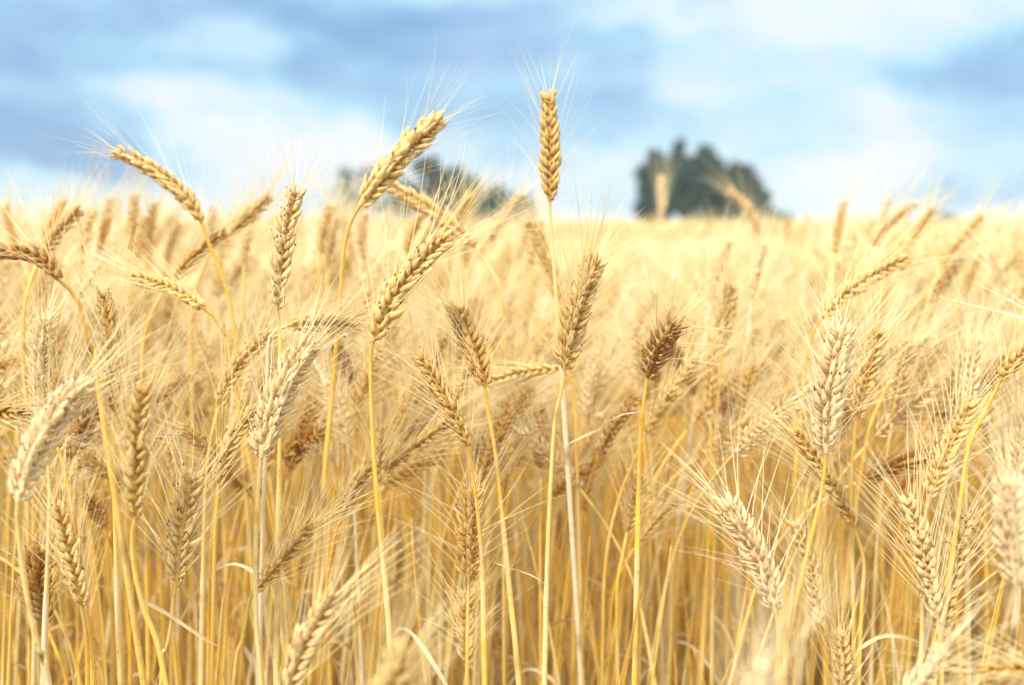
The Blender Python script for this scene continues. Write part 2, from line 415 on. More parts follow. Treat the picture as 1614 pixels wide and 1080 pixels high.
def make_leaf(o, d, L, wmax, droop, twist, rnd, g=None, mat=0, n=14, r=rng):
    g = g or Geo()
    t_ = np.linspace(0, 1, n)
    d = unit(np.asarray(d, float)); P = o + d * (L * t_)[:, None] + np.array([0, 0, -1.0]) * (droop * L * t_**2)[:, None]
    sidev = unit(np.cross(d, [0, 0, 1.0]) + 1e-6)
    P = P + sidev * (0.06 * L * np.sin(t_ * 5 + rnd * 6))[:, None]
    T = unit(np.gradient(P, axis=0)); A = unit(np.cross(T, sidev) + 1e-6)
    ang = twist * t_ + rnd * 3
    W = sidev * np.cos(ang)[:, None] + A * np.sin(ang)[:, None]; Nn = np.cross(T, W)
    wd = wmax * np.clip(np.minimum(1, t_ * 8 + 0.4) * (1 - t_**2.2), 0.03, 1)
    V = np.stack([P - W * wd[:, None] * 0.5 + Nn * wd[:, None] * 0.28, P, P + W * wd[:, None] * 0.5 + Nn * wd[:, None] * 0.28], 1)[None]
    col = np.zeros((1, n, 3, 4)); col[..., 0] = t_[None, :, None]; col[..., 1] = rnd; col[..., 3] = 0.6
    g.grid(V, col, False, mat)
    return g

def leaf_path(P, wmax, rnd, g=None):
    g = g or Geo(); n = 24; P, L = resample(catmull(P, 8), n); t_ = np.linspace(0, 1, n)
    T = unit(np.gradient(P, axis=0)); sidev = unit(np.cross(T, [0.1, 1.0, 0.2]))
    Nn = np.cross(T, sidev); ang = 1.2 * np.sin(t_ * 4 + rnd * 5)
    W = sidev * np.cos(ang)[:, None] + Nn * np.sin(ang)[:, None]; Nn = np.cross(T, W)
    wd = wmax * np.clip(np.minimum(1, t_ * 6 + 0.5) * (1 - t_**3), 0.04, 1)
    V = np.stack([P - W * wd[:, None] * 0.5 + Nn * wd[:, None] * 0.3, P, P + W * wd[:, None] * 0.5 + Nn * wd[:, None] * 0.3], 1)[None]
    col = np.zeros((1, n, 3, 4)); col[..., 0] = t_[None, :, None]; col[..., 1] = rnd; col[..., 3] = 0.6
    g.grid(V, col, False, 0)
    return g

# ------------------------------------------------------------------ the ground
def plane_grid(x0, x1, y0, y1, nx, ny, zf):
    x = np.linspace(x0, x1, nx); y = np.linspace(0, 1, ny)**2.2 * (y1 - y0) + y0
    XX, YY = np.meshgrid(x, y); V = np.stack([XX, YY, zf(XX, YY)], -1)[None]
    g = Geo(); g.grid(V, np.array([0.5, 0.5, 0, 0.5]), False, 0); return g.arrays()
gr = obj('ground', mesh('ground', plane_grid(-1500, 1500, -20, 2500, 80, 120, lambda x, y: 0 * x), [M['soil']]))
tag(gr, 'bare soil beneath the wheat crop', 'ground', kind='structure')

# ------------------------------------------------------------------ wheat: individually placed stalks
GROUP = 'ripe wheat stalks in the field'
def build_stalk(label, ear, beard, stem, leaf, base):
    root = bpy.data.objects.new('wheat_stalk', None); C.objects.link(root); root.location = base
    root.empty_display_size = 0.02
    tag(root, label, 'wheat stalk', GROUP)
    obj('stem', mesh('stem', stem.arrays(), [M['straw']], base), root)
    e = obj('ear', mesh('ear', ear.arrays(), [M['husk']], base), root)
    obj('beard', mesh('beard', beard.arrays(), [M['awn']], base), e)
    if leaf is not None: obj('leaf', mesh('leaf', leaf.arrays(), [M['leaf']], base), root)
    return root

# base px, middle px, tip px, depth m, tip depth offset m, roll deg, tone (0 brown .. 1 bleached), width, spots, spread, stem px list, leaf, label
H = [
 ((318,352),(266,285),(175,236),.96,.00, 20,.50,.95,.10,.7,[(330,385),(352,440),(368,510),(378,640)],0,'golden wheat ear arching left against the dark blue cloud at upper left'),
 ((567,325),(625,252),(697,184),.90,.02, 30,.62,1.15,.03,1.15,[(552,352),(541,400),(536,470),(524,620),(508,800)],0,'tall golden wheat ear leaning right in front of the left-hand trees, against the sky'),
 ((866,318),(867,230),(864,142),.90,.00, 0,.52,1.1,.08,1.3,[(868,352),(874,430),(880,520),(886,600)],0,'upright golden wheat ear standing alone on the sky, tallest of the field'),
 ((588,538),(634,446),(715,368),.79,.02, 8,.58,1.1,.35,.8,[(584,570),(587,680),(597,820),(610,950),(618,1080)],0,'plump sharp wheat ear with two rows of brown-shadowed grains leaning right at centre left'),
 ((437,490),(446,390),(470,290),.81,.00, 10,.72,.95,.45,1.0,[(440,520),(444,600),(440,760)],0,'upright pale wheat ear with black-tipped husks, rising to the horizon left of the leaning ear'),
 ((412,722),(437,630),(490,532),.77,.02, 65,.78,1.2,.25,1.2,[(408,760),(403,860),(404,980),(412,1080)],0,'broad pale wheat ear with a stout yellow stem, below the horizontal ear at centre left'),
 ((278,925),(287,835),(305,742),.76,.00, 0,.66,1.15,.45,1.2,[(274,945),(270,985),(262,1030),(254,1080)],[([(222,944),(262,968),(322,1006),(384,1038)],.003,.7)],'sharp tawny wheat ear with many black-tipped husks, low at the left'),
 ((738,705),(706,635),(655,555),.81,.00, 0,.30,.95,.25,1.0,[(742,735),(752,800),(760,900),(764,1080)],0,'slim brown-gold wheat ear slanting left at the middle of the field'),
 ((764,610),(744,545),(715,482),.83,.03, 30,.14,1.05,.30,1.4,[(768,640),(780,710),(790,800),(803,930),(818,1080)],0,'open brown wheat ear leaning left just above the slim slanting one'),
 ((890,585),(906,500),(942,400),.83,.00, 50,.42,1.0,.35,1.2,[(887,610),(875,660),(868,760),(862,900),(858,1080)],[([(862,922),(835,905),(775,886)],.0026,.7)],'thin golden wheat ear directly beneath the tallest upright ear'),
 ((1020,597),(1038,550),(1068,505),.82,-.03,40,.15,1.2,.20,1.9,[(1014,640),(1009,700),(1006,800),(1000,1080)],[([(1010,648),(975,655),(935,680),(884,706)],.0028,.8)],'short spiky dark brown wheat ear on an orange stem, right of centre'),
 ((1138,548),(1144,500),(1154,452),1.10,.02,20,.18,1.1,.1,1.2,[(1136,580),(1128,680),(1118,860)],0,'short blurred brown wheat ear below the round tree'),
 ((1302,715),(1308,610),(1332,508),.78,.00, 80,.85,1.15,.20,1.8,[(1299,745),(1290,800),(1268,890),(1246,990),(1232,1080)],0,'pale upright wheat ear with awns spread wide on both sides, right half of field'),
 ((1350,662),(1366,590),(1388,512),.88,.00, 20,.55,1.0,.15,1.1,[(1346,700),(1342,780),(1346,1080)],0,'golden wheat ear close behind the pale wide-awned ear'),
 ((1346,832),(1304,752),(1246,668),.85,.00, 0,.52,.90,.05,.8,[(1354,855),(1362,890),(1358,960),(1352,1080)],[([(1352,1024),(1392,1004),(1440,1008),(1488,1036)],.0035,.75)],'golden wheat ear slanting left behind the curved stem of the pale wide-awned ear'),
 ((1462,788),(1492,712),(1532,626),.83,.01, 15,.58,.95,.10,1.1,[(1458,820),(1455,900),(1450,1080)],0,'golden wheat ear leaning right, second column from the right edge'),
 ((1222,965),(1192,875),(1138,785),.76,.00, 70,.90,1.1,.15,1.6,[(1227,990),(1230,1040),(1231,1080)],0,'bleached white-gold wheat ear leaning left with curving awns, low right of centre'),
 ((1292,990),(1278,905),(1250,815),.93,.00, 10,.60,1.0,.05,.8,[(1300,1020),(1306,1080)],0,'soft golden wheat ear just right of the bleached leaning ear'),
 ((1478,985),(1455,880),(1426,775),.80,.00, 10,.74,.95,.20,1.0,[(1482,1010),(1485,1080)],0,'pale gold wheat ear leaning left, crossing another at its base, low right'),
 ((1478,1005),(1500,905),(1524,800),.84,.00, 30,.60,.95,.20,1.0,[(1474,1030),(1472,1080)],0,'tawny wheat ear leaning right, crossing the pale gold one at its base, low right'),
 ((1603,930),(1594,840),(1590,752),.60,.00, 60,.92,1.05,.05,1.3,[(1601,960),(1597,1010),(1594,1080)],0,'large bleached wheat ear on a thick yellow stem at the right edge'),
 ((1330,1130),(1328,1060),(1320,990),.86,.00, 40,.62,1.0,.20,1.0,[],0,'wheat ear tip showing above the bottom edge, below the golden slanting ear at right'),
 ((1400,1150),(1440,1085),(1490,1025),.62,.00, 50,.88,1.0,.05,1.0,[],0,'blurred pale wheat ear at the bottom edge under the crossing pair'),
 ((1168,1240),(1180,1140),(1205,1048),.42,.00, 60,.85,1.0,.05,.8,[],0,'very blurred whitish wheat ear at the bottom edge, close to the lens'),
 ((560,1200),(596,1110),(640,1022),.50,.00, 30,.45,1.2,.10,.9,[],0,'very blurred brownish wheat ear with a pale tip at the bottom edge, left of centre'),
 ((446,1110),(482,1010),(534,925),.64,.00, 20,.62,.95,.05,.9,[],0,'blurred golden wheat ear leaning right from the bottom edge, beside the stout yellow stem'),
 ((28,792),(66,690),(142,592),.66,.02, 50,.82,1.0,.20,1.1,[(28,830),(36,900),(50,980),(66,1040),(76,1080)],0,'large soft pale wheat ear leaning right at the left edge on a thick grey-gold stem'),
 ((214,820),(214,710),(226,598),.68,.00, 5,.48,.95,.15,.8,[(208,850),(214,910),(232,980),(262,1080)],0,'long upright tawny wheat ear with a blurred dark tip, left of the black-tipped low ear'),
 ((130,958),(110,875),(88,788),.75,.00, 5,.50,1.0,.10,.8,[(134,985),(138,1020),(138,1080)],0,'golden wheat ear leaning left with plump double rows, low at far left'),
 ((66,650),(64,570),(76,492),.84,.00, 40,.88,1.0,.25,1.1,[],0,'whitish upright wheat ear behind the large soft pale ear at left'),
 ((178,652),(174,555),(162,450),.84,.00, 0,.42,.85,.45,.8,[],0,'narrow greyish wheat ear with dark spots, between the whitish ear and the long tawny ear'),
 ((92,442),(48,402),(-22,402),.72,.00, 5,.10,1.0,.15,.8,[(112,458),(126,482),(134,520),(146,560),(160,640)],0,'dark brown wheat ear bent over to the left edge on a curved orange stem'),
 ((66,404),(92,365),(128,330),1.0,.04, 10,.28,1.0,.05,.9,[],0,'blurred golden wheat ear leaning right above the bent dark brown ear'),
 ((30,398),(16,360),(8,322),1.30,.00,10,.45,1.0,.0,.8,[],0,'small blurred wheat ear on the horizon at the left edge'),
 ((66,375),(84,345),(104,314),1.35,.0,20,.45,1.0,.0,.8,[],0,'small blurred wheat ear on the horizon, just above the golden ear over the bent one'),
 ((158,400),(164,360),(176,310),1.35,.0,10,.42,1.0,.0,.8,[],0,'blurred greenish-gold wheat ear on the horizon, left of the upright pair'),
 ((205,398),(208,352),(213,304),1.30,.0,30,.60,1.0,.0,.8,[],0,'blurred upright wheat ear on the horizon, left one of a pair under the arching ear'),
 ((234,396),(238,360),(244,318),1.32,.0,10,.45,.95,.0,.8,[],0,'blurred upright wheat ear on the horizon, right one of a pair under the arching ear'),
 ((272,442),(312,398),(360,366),.98,.02,5,.25,.9,.05,.7,[],0,'golden wheat ear leaning right, lower of two in line below the arching ear'),
 ((348,385),(386,345),(428,306),1.12,.0,20,.55,.95,.0,.8,[],0,'blurred wheat ear leaning right, upper of two in line left of the pale upright ear'),
 ((322,487),(268,455),(200,436),.90,.02,8,.50,.9,.05,.6,[(338,500),(354,532),(366,580)],0,'golden wheat ear lying to the left below the two ears in line'),
 ((452,514),(505,508),(566,516),.86,.02,15,.48,1.0,.05,1.2,[(436,520),(424,540),(420,640)],0,'wheat ear lying level with a row of round orange grains, at centre left'),
 ((344,645),(376,575),(436,522),.88,.0,10,.50,.95,.05,.9,[],0,'golden wheat ear climbing right to meet the level ear'),
 ((344,768),(362,700),(408,638),.84,.0,20,.52,.95,.25,.9,[],0,'golden wheat ear leaning right beside the broad pale ear'),
 ((882,582),(822,588),(764,606),.98,.0,5,.62,.85,.0,.5,[(896,592),(906,640),(910,760)],0,'pale wheat ear lying level behind the thin golden ear'),
 ((798,672),(826,642),(860,618),1.30,.0,10,.30,.95,.0,.7,[],0,'small blurred brown wheat ear under the level pale one'),
 ((748,648),(792,634),(840,622),1.28,.0,30,.92,.95,.0,.8,[],0,'small blurred white wheat ear under the level pale one'),
 ((740,918),(740,842),(742,766),.84,.0,45,.50,1.15,.20,1.7,[(738,940),(736,1080)],0,'golden wheat ear with a spray of fine awns to the right, low at the centre'),
 ((736,1048),(734,990),(736,930),.87,.0,10,.48,1.0,.10,1.5,[],0,'wheat ear standing right under the spray-awned ear, at the bottom centre'),
 ((538,815),(560,765),(592,722),.93,.0,40,.50,1.1,.10,.9,[],0,'soft golden wheat ear left of the long straight stem, low centre left'),
 ((400,932),(446,878),(498,814),.82,.0,30,.48,.85,.10,.9,[(392,952),(382,1010),(368,1080)],0,'fuzzy wheat ear leaning right to a white tip, right of the low black-tipped ear'),
 ((988,842),(998,795),(1010,745),.98,.0,20,.45,.95,.25,1.1,[],0,'soft tawny wheat ear beneath the short spiky dark one'),
 ((1006,858),(1036,820),(1072,786),1.05,.0,20,.62,.9,.0,.9,[],0,'blurred wheat ear leaning right beneath the short spiky dark one'),
 ((922,808),(926,755),(938,700),1.10,.0,10,.35,1.0,.0,.9,[],0,'blurred deep yellow wheat ear beneath the thin golden one'),
 ((882,480),(862,410),(832,345),1.22,.0,20,.55,.95,.0,1.2,[],0,'blurred wheat ear leaning left behind the stem of the tallest ear'),
 ((748,392),(690,338),(598,286),1.10,.0,10,.50,1.0,.0,.8,[],0,'blurred golden wheat ear arching left behind the leaning ear on the trees'),
 ((768,378),(792,345),(822,304),1.20,.0,40,.75,1.0,.0,.9,[],0,'blurred pale wheat ear left of the tallest ear, tip on the horizon'),
 ((1043,348),(1043,315),(1042,278),2.1,.0,20,.90,1.2,.0,.5,[],0,'blurred whitish wheat ear in front of the left side of the large round tree'),
 ((1196,372),(1176,325),(1146,300),1.75,.0,20,.70,1.1,.0,.6,[],0,'blurred drooping wheat ear in front of the right side of the round trees'),
 ((1316,402),(1322,358),(1331,314),1.35,.0,20,.55,1.0,.0,.6,[],0,'blurred upright wheat ear crossing the horizon right of the round trees'),
 ((1422,402),(1446,365),(1473,325),1.30,.0,10,.35,.85,.0,.6,[],0,'blurred brownish wheat ear leaning right across the horizon at right'),
 ((1296,500),(1352,448),(1442,402),.98,.04,10,.42,.9,.0,.7,[(1284,520),(1272,560),(1262,660)],0,'blurred golden wheat ear lying up to the right, below the horizon at right'),
 ((1372,388),(1404,350),(1444,318),1.40,.0,30,.62,1.0,.0,.6,[],0,'blurred light wheat ear leaning right across the horizon, left of the brownish one'),
 ((1520,482),(1528,440),(1548,402),1.45,.0,10,.40,1.0,.0,.6,[],0,'blurred golden wheat ear under the horizon near the right edge'),
 ((1484,424),(1512,380),(1552,338),1.35,.0,20,.52,.95,.0,.6,[],0,'blurred wheat ear leaning right at the horizon near the right edge'),
 ((1576,602),(1598,570),(1640,532),.80,.0,5,.40,.95,.10,1.0,[(1568,618),(1552,650),(1528,700),(1512,800)],0,'sharp golden wheat ear leaning out over the right edge'),
 ((1526,655),(1530,590),(1540,528),.95,.0,50,.90,.95,.0,.8,[],0,'whitish upright wheat ear left of the one leaning out over the right edge'),
 ((1398,610),(1424,568),(1462,532),1.0,.0,50,.95,.95,.0,.6,[],0,'blurred white wheat ear leaning right between the pale wide-awned ear and the right edge'),
 ((-48,648),(0,650),(46,656),.82,.0,0,.15,.9,.10,.7,[],0,'dark brown wheat ear lying level at the left edge, tip to the right'),
 ((1168,672),(1174,620),(1190,570),1.10,.0,20,.48,.95,.0,.9,[],0,'blurred golden wheat ear beneath the short blurred brown one'),
 ((1118,478),(1130,430),(1152,376),1.25,.0,40,.80,.95,.0,.7,[],0,'blurred pale wheat ear with a white tip, left above the blurred brown one'),
 ((1184,475),(1192,430),(1206,380),1.22,.0,40,.82,.95,.0,.7,[],0,'blurred pale wheat ear with a white tip, right above the blurred brown one'),
 ((72,985),(58,925),(66,862),.88,.0,20,.08,1.3,.5,2.0,[],0,'dark ragged weathered wheat ear low at the far left'),
 ((516,425),(520,385),(532,340),1.25,.0,30,.60,1.0,.0,.8,[],0,'blurred wheat ear between the pale upright ear and the tall leaning one'),
 ((1604,835),(1606,740),(1618,640),.84,.0,50,.86,.9,.10,1.1,[],0,'whitish upright wheat ear at the right edge behind the large bleached one'),
 ((930,668),(942,625),(962,588),1.25,.0,20,.62,.9,.0,.8,[],0,'small blurred pale wheat ear right of the thin golden one'),
 ((92,708),(86,655),(94,590),.80,.0,20,.20,.8,.40,.8,[],0,'dark narrow wheat ear half hidden behind the large soft pale ear'),
 ((1700,1080),(1640,1065),(1545,1062),.60,.0,40,.30,1.0,.0,.8,[],0,'blurred brown wheat ear lying in from the right edge at the bottom corner'),
 ((548,705),(536,655),(512,600),1.0,.0,60,.98,.9,.1,1.1,[],0,'ragged white wheat ear right of the broad pale ear'),
 ((598,765),(598,715),(604,668),.93,.0,20,.50,.9,.10,.9,[],0,'short golden wheat ear close behind the long straight stem'),
 ((604,742),(650,706),(700,668),.95,.0,20,.48,.9,.10,1.1,[],0,'golden wheat ear leaning right between the long straight stem and the slim slanting ear'),
 ((880,868),(880,840),(882,806),1.40,.0,20,.10,1.0,.0,.7,[],0,'small blurred dark brown wheat ear low at the centre'),
 ((505,402),(510,360),(522,322),1.22,.0,30,.60,1.0,.0,.9,[],0,'blurred golden wheat ear rising to the horizon under the leftmost pale tree'),
 ((575,412),(570,372),(578,334),1.30,.0,20,.70,1.0,.0,.9,[],0,'blurred pale wheat ear just below the base of the tall leaning ear'),
 ((640,402),(650,362),(672,328),1.25,.0,40,.50,1.0,.0,.9,[],0,'blurred golden wheat ear in front of the two-domed tree, left half'),
 ((712,392),(722,350),(742,306),1.18,.0,30,.48,1.0,.0,1.0,[],0,'blurred golden wheat ear in front of the two-domed tree, right half'),
 ((128,402),(136,365),(152,330),1.28,.0,20,.50,.95,.0,.9,[],0,'blurred wheat ear left of the greenish-gold one on the horizon'),
 ((262,415),(270,385),(284,350),1.35,.0,20,.62,.95,.0,.9,[],0,'blurred pale wheat ear below the base of the arching ear'),
 ((384,420),(388,380),(398,345),1.25,.0,30,.66,.95,.0,.9,[],0,'blurred pale wheat ear between the upper ear in line and the pale upright ear'),
 ((836,420),(842,380),(856,348),1.30,.0,30,.62,.95,.0,.9,[],0,'blurred pale wheat ear just left of the stem of the tallest ear'),
]
for hi_, (b, m_, tp, d, dt, roll, tone, wd, sp, spread, spx, lf, label) in enumerate(H):
    r = np.random.RandomState(100 + hi_)
    A0, B0, T0 = at(*b, d), at(*m_, d + dt * 0.5), at(*tp, d + dt)
    ctl = 2 * B0 - 0.5 * (A0 + T0)
    tt = np.linspace(0, 1, 30)[:, None]
    P = (1 - tt)**2 * A0 + 2 * tt * (1 - tt) * ctl + tt**2 * T0
    V = unit(CAM - P[15]); T = unit(P[-1] - P[0]); Av = unit(V - (V @ T) * T); Bv = np.cross(T, Av)
    N0 = math.cos(R(roll)) * Av + math.sin(R(roll)) * Bv
    high = tp[1] < 300 and d < 1.5
    ear, beard = make_ear(P, N0, wd, tone, 0 if d < 1.2 else 1, sp, spread * (0.8 if high else 1), 0.6 if high else 1.0, r, 0.82 if high else 1.0, 0.52 if high else 1.0)
    T1 = unit(P[1] - P[0])
    pts = [P[0] + T1 * 0.002]
    if spx:
        for k, (x, y) in enumerate(spx): pts.append(at(x, y, d + 0.006 * (k + 1)))
    else:
        pts.append(P[0] - T1 * 0.022)
        q = P[0] - T1 * 0.05; q[2] = P[0][2] - 0.055 - 0.02 * r.rand(); pts.append(q)
        q2 = q + np.array([-T1[0] * 0.02 + r.normal(0, .012), r.normal(0, .01) + 0.01, -0.15]); pts.append(q2)
    last = pts[-1]; dl = pts[-1] - pts[-2]; sl_ = np.clip(dl[:2] / max(1e-3, -dl[2]), -0.16, 0.16)
    z1 = last[2] * 0.5
    p1 = np.array([last[0] + sl_[0] * (last[2] - z1) * 0.8, last[1] + sl_[1] * (last[2] - z1) * 0.5, z1])
    p2 = np.array([p1[0] + sl_[0] * z1 * 0.4, p1[1] + 0.01, 0.0]); pts += [p1, p2]
    yl = float(np.clip(0.75 * tone - 0.05 + r.normal(0, .28), 0, 1))
    SP = catmull(pts, 10); stem = make_stem(SP, 0.0015, 0.0025, 8, yl, tone)
    leaf = None
    if lf:
        leaf = Geo()
        for pp, ww, rv in lf: leaf_path([at(a_, b_, d + 0.006 * k_) for k_, (a_, b_) in enumerate(pp)], ww, rv, leaf)
    elif r.rand() < 0.40 and d > 0.68:
        Q, L = resample(SP, 100); k = int(100 * min(0.6, (0.20 + 0.12 * r.rand()) / L)); az = r.rand() * 6.28
        leaf = make_leaf(Q[k], (math.cos(az), math.sin(az) * 0.6, 0.9), 0.09 + 0.08 * r.rand(), 0.005, 0.9 + r.rand(), 3 * r.normal(), r.rand(), r=r)
    build_stalk(label, ear, beard, stem, leaf, tuple(p2))

# ------------------------------------------------------------------ wheat: shared shapes for the crowd
def crowd_shape(lod, r, tone, nod, lean, hgt):
    """a stalk standing at the origin, nodding towards +x"""
    Ls, Le = hgt, 0.078 + 0.02 * r.rand()
    s = np.linspace(0, Ls + Le, 90)
    x_ = np.clip((s - (Ls - 0.18)) / 0.20, 0, 1); x_ = x_ * x_ * (3 - 2 * x_)
    th = lean * s / Ls + nod * x_ + 0.35 * r.rand() * np.clip((s - Ls) / Le, 0, 1)
    wob = 0.02 * np.sin(s * 9 + r.rand() * 6)
    ds = np.diff(s, prepend=0)
    P = np.stack([np.cumsum(np.sin(th) * ds), np.cumsum((wob + 0) * ds) * 1.0, np.cumsum(np.cos(th) * ds)], 1)
    e = P[s >= Ls - 1e-6]; st = P[s <= Ls + 0.002][::-1]
    roll = r.rand() * np.pi
    T = unit(e[-1] - e[0]); Y = np.array([0, 1.0, 0]); N0 = np.cos(roll) * Y + np.sin(roll) * np.cross(T, Y)
    wd = 0.9 + 0.2 * r.rand()
    ear, beard = make_ear(e, N0, wd, tone, lod, 0.12, 0.7 + 0.8 * r.rand(), 0.9, r)
    stem = make_stem(st, 0.0014, 0.0023, {1: 6, 2: 3, 3: 3}[lod], float(np.clip(r.normal(.30, .25), 0, 1)), tone, nodes=lod < 2, step={1: 40, 2: 12, 3: 5}[lod])
    leaf = None
    if r.rand() < (0.6 if lod == 1 else 0.6 if lod == 2 else 0):
        z0 = 0.35 + 0.25 * r.rand(); o = np.array([np.interp(z0, P[:, 2], P[:, 0]), np.interp(z0, P[:, 2], P[:, 1]), z0]); az = r.rand() * 6.28
        leaf = make_leaf(o, (math.cos(az) * 0.7, math.sin(az) * 0.7, 0.9), 0.10 + 0.08 * r.rand(), 0.0042, 0.8 + r.rand(), 3 * r.normal(), r.rand(), n=14 if lod == 1 else 6, r=r)
    return ear, beard, stem, leaf

def shapes(lod, n, seed):
    out = []
    for k in range(n):
        r = np.random.RandomState(seed + k)
        nod = ([0.05, 0.2, 0.35, 0.5, 0.7, 0.3, 0.1, 0.9] if lod == 1 else [0.1, 0.3, 0.5, 0.75, 1.0, 1.3, 0.4, 0.6])[k % 8] + r.normal(0, 0.08)
        out.append(crowd_shape(lod, r, float(np.clip(r.normal(.50 if lod < 3 else .42, .28), 0.12, 1)), nod, 0.03 + 0.10 * r.rand() + (0.22 * r.rand() if k % 4 == 3 else 0), 0.80))
    return out

# where the stalks of the crowd stand
def scatter(y0, y1, dens, margin, seed):
    r = np.random.RandomState(seed); st = 1 / math.sqrt(dens)
    xm = 0.54 * y1 + margin
    xs = np.arange(-xm, xm, st); ys = np.arange(y0, y1, st)
    X_, Y_ = np.meshgrid(xs, ys); X_ = X_.ravel() + r.uniform(-.5, .5, X_.size) * st; Y_ = Y_.ravel() + r.uniform(-.5, .5, Y_.size) * st
    k = np.abs(X_) < 0.54 * Y_ + margin
    return X_[k], Y_[k]
def pose(n, x, r):
    az = np.where(r.rand(n) < 0.78, r.normal(0.15, 0.75, n), r.uniform(-np.pi, np.pi, n))
    return az, np.where(r.rand(n) < 0.05, r.uniform(1.10, 1.2, n), np.clip(r.normal(1.0, 0.075, n), 0.80, 1.14))

NEAR_N = 300 - len(H)
x, y = scatter(0.98, 5.2, 350, 0.9, 11)
order = np.argsort(np.hypot(x, y) + 10 * (np.abs(x) > 0.52 * y + 0.04)); x, y = x[order], y[order]
r = np.random.RandomState(5); az, sc = pose(len(x), x, r)
sc[:NEAR_N] = np.clip(sc[:NEAR_N] * 0.97, 0.89, 1.0); sc[NEAR_N:] = np.where(y[NEAR_N:] < 2.2, np.maximum(sc[NEAR_N:], 0.92), sc[NEAR_N:])        # the nearest ones stay under the named ears
q_ = x / y / 0.514; qx = np.abs(q_)
sc = np.where((q_ > -0.05) & (q_ < 0.55) & (y < 4.5), np.minimum(sc, 1.04), sc)
sc = sc * np.where((q_ < -0.05) & (y > 1.25) & (y < 4.0), 1 + (0.045 + 0.015 * np.clip(-q_ * 1.6, 0, 1)) * r.rand(len(x)), 1); sc = np.minimum(sc, 1.17)
sc = sc * np.where((y > 1.3) & (y < 4.5), 1 + 0.055 * np.clip((qx - 0.45) / 0.4, 0, 1) * r.rand(len(x)), 1)
# individual copies: the nearest ones
S1 = shapes(1, 20, 300)
protos = []
for k, (e, bd, st_, lf) in enumerate(S1):
    root = build_stalk('x', e, bd, st_, lf, (0, 0, 0)); protos.append([root, False])
LAB = ['crowd wheat stalk between and behind the sharp ears, left third of the field',
       'crowd wheat stalk between and behind the sharp ears, middle third of the field',
       'crowd wheat stalk between and behind the sharp ears, right third of the field']
for i in range(NEAR_N):
    p = protos[i % len(protos)]; src = p[0]
    if not p[1]: root = src; p[1] = True
    else:
        root = src.copy(); C.objects.link(root)
        for ch in list(src.children):
            c_ = ch.copy(); C.objects.link(c_); c_.parent = root
            for gch in list(ch.children):
                d_ = gch.copy(); C.objects.link(d_); d_.parent = c_
    root.location = (x[i], y[i], 0); root.rotation_euler = (r.normal(0, .03), r.normal(0, .03), az[i]); root.scale = (1, 1, sc[i]) if False else (sc[i],) * 3
    q = x[i] / y[i] / 0.5144
    root['label'] = LAB[0 if q < -0.333 else 1 if q < 0.333 else 2]

# the rest of the crop as one mass
mass = Geo()
def spread_mass(x, y, az, sc, shp, r):
    n = len(shp)
    for k, parts in enumerate(shp):
        g = Geo()
        for pt, mt in zip(parts, range(4)):
            if pt is not None:
                V, F, Cc, _ = pt.arrays(); g.add((V, F, Cc, np.full(len(F), mt)))
        V, F, Cc, Mm = g.arrays()
        idx = np.arange(k, len(x), n); K = len(idx)
        if K == 0: continue
        a, s_ = az[idx], sc[idx]
        tx, ty = r.normal(0, .035, K), r.normal(0, .035, K)
        W = V[None] * s_[:, None, None]
        X2 = W[..., 0] * np.cos(a)[:, None] - W[..., 1] * np.sin(a)[:, None] + W[..., 2] * tx[:, None] + x[idx][:, None]
        Y2 = W[..., 0] * np.sin(a)[:, None] + W[..., 1] * np.cos(a)[:, None] + W[..., 2] * ty[:, None] + y[idx][:, None]
        VV = np.stack([X2, Y2, W[..., 2]], -1).reshape(-1, 3)
        FF = (F[None] + (np.arange(K) * len(V))[:, None, None]).reshape(-1, 4)
        CC = np.repeat(Cc[None], K, 0); CC[..., 3] = np.clip(CC[..., 3] + r.normal(0, .12, K)[:, None], 0, 1)
        st_ = Mm == 2
        mass.add((VV, FF, CC.reshape(-1, 4), np.tile(Mm, K)))
r2 = np.random.RandomState(21)
rest = slice(NEAR_N, None)
spread_mass(x[rest], y[rest], az[rest], sc[rest], shapes(2, 24, 500), r2)
x2, y2 = scatter(5.2, 11, 150, 1.0, 12); a2, s2 = pose(len(x2), x2, r2); spread_mass(x2, y2, a2, s2, shapes(3, 16, 700), r2)
x2, y2 = scatter(11, 30, 34, 1.0, 13); a2, s2 = pose(len(x2), x2, r2); spread_mass(x2, y2, a2, s2, shapes(3, 12, 800), r2)
# short blind tillers: bare straws and leaves standing low among the others
def bare(k):
    r = np.random.RandomState(900 + k); n = 30; s = np.linspace(0, 0.66 + 0.1 * r.rand(), n); ln = r.normal(0, .19)
    P = np.stack([ln * s + 0.01 * np.sin(s * 8 + k), 0.01 * np.cos(s * 7), s], 1)[::-1]
    st_ = make_stem(P, 0.0008, 0.0024, 5, float(np.clip(r.normal(.25, .3), 0, 1)), 0.5, step=26)
    lf = make_leaf(P[8], (r.normal(), r.normal(), 1.2), 0.12, 0.0042, 1.0 + r.rand(), 3 * r.normal(), r.rand(), r=r)
    return None, None, st_, lf
x3, y3 = scatter(0.95, 2.4, 560, 0.3, 14); a3 = r2.uniform(-3.14, 3.14, len(x3)); spread_mass(x3, y3, a3, r2.uniform(.75, 1.08, len(x3)), [bare(k) for k in range(16)], r2)
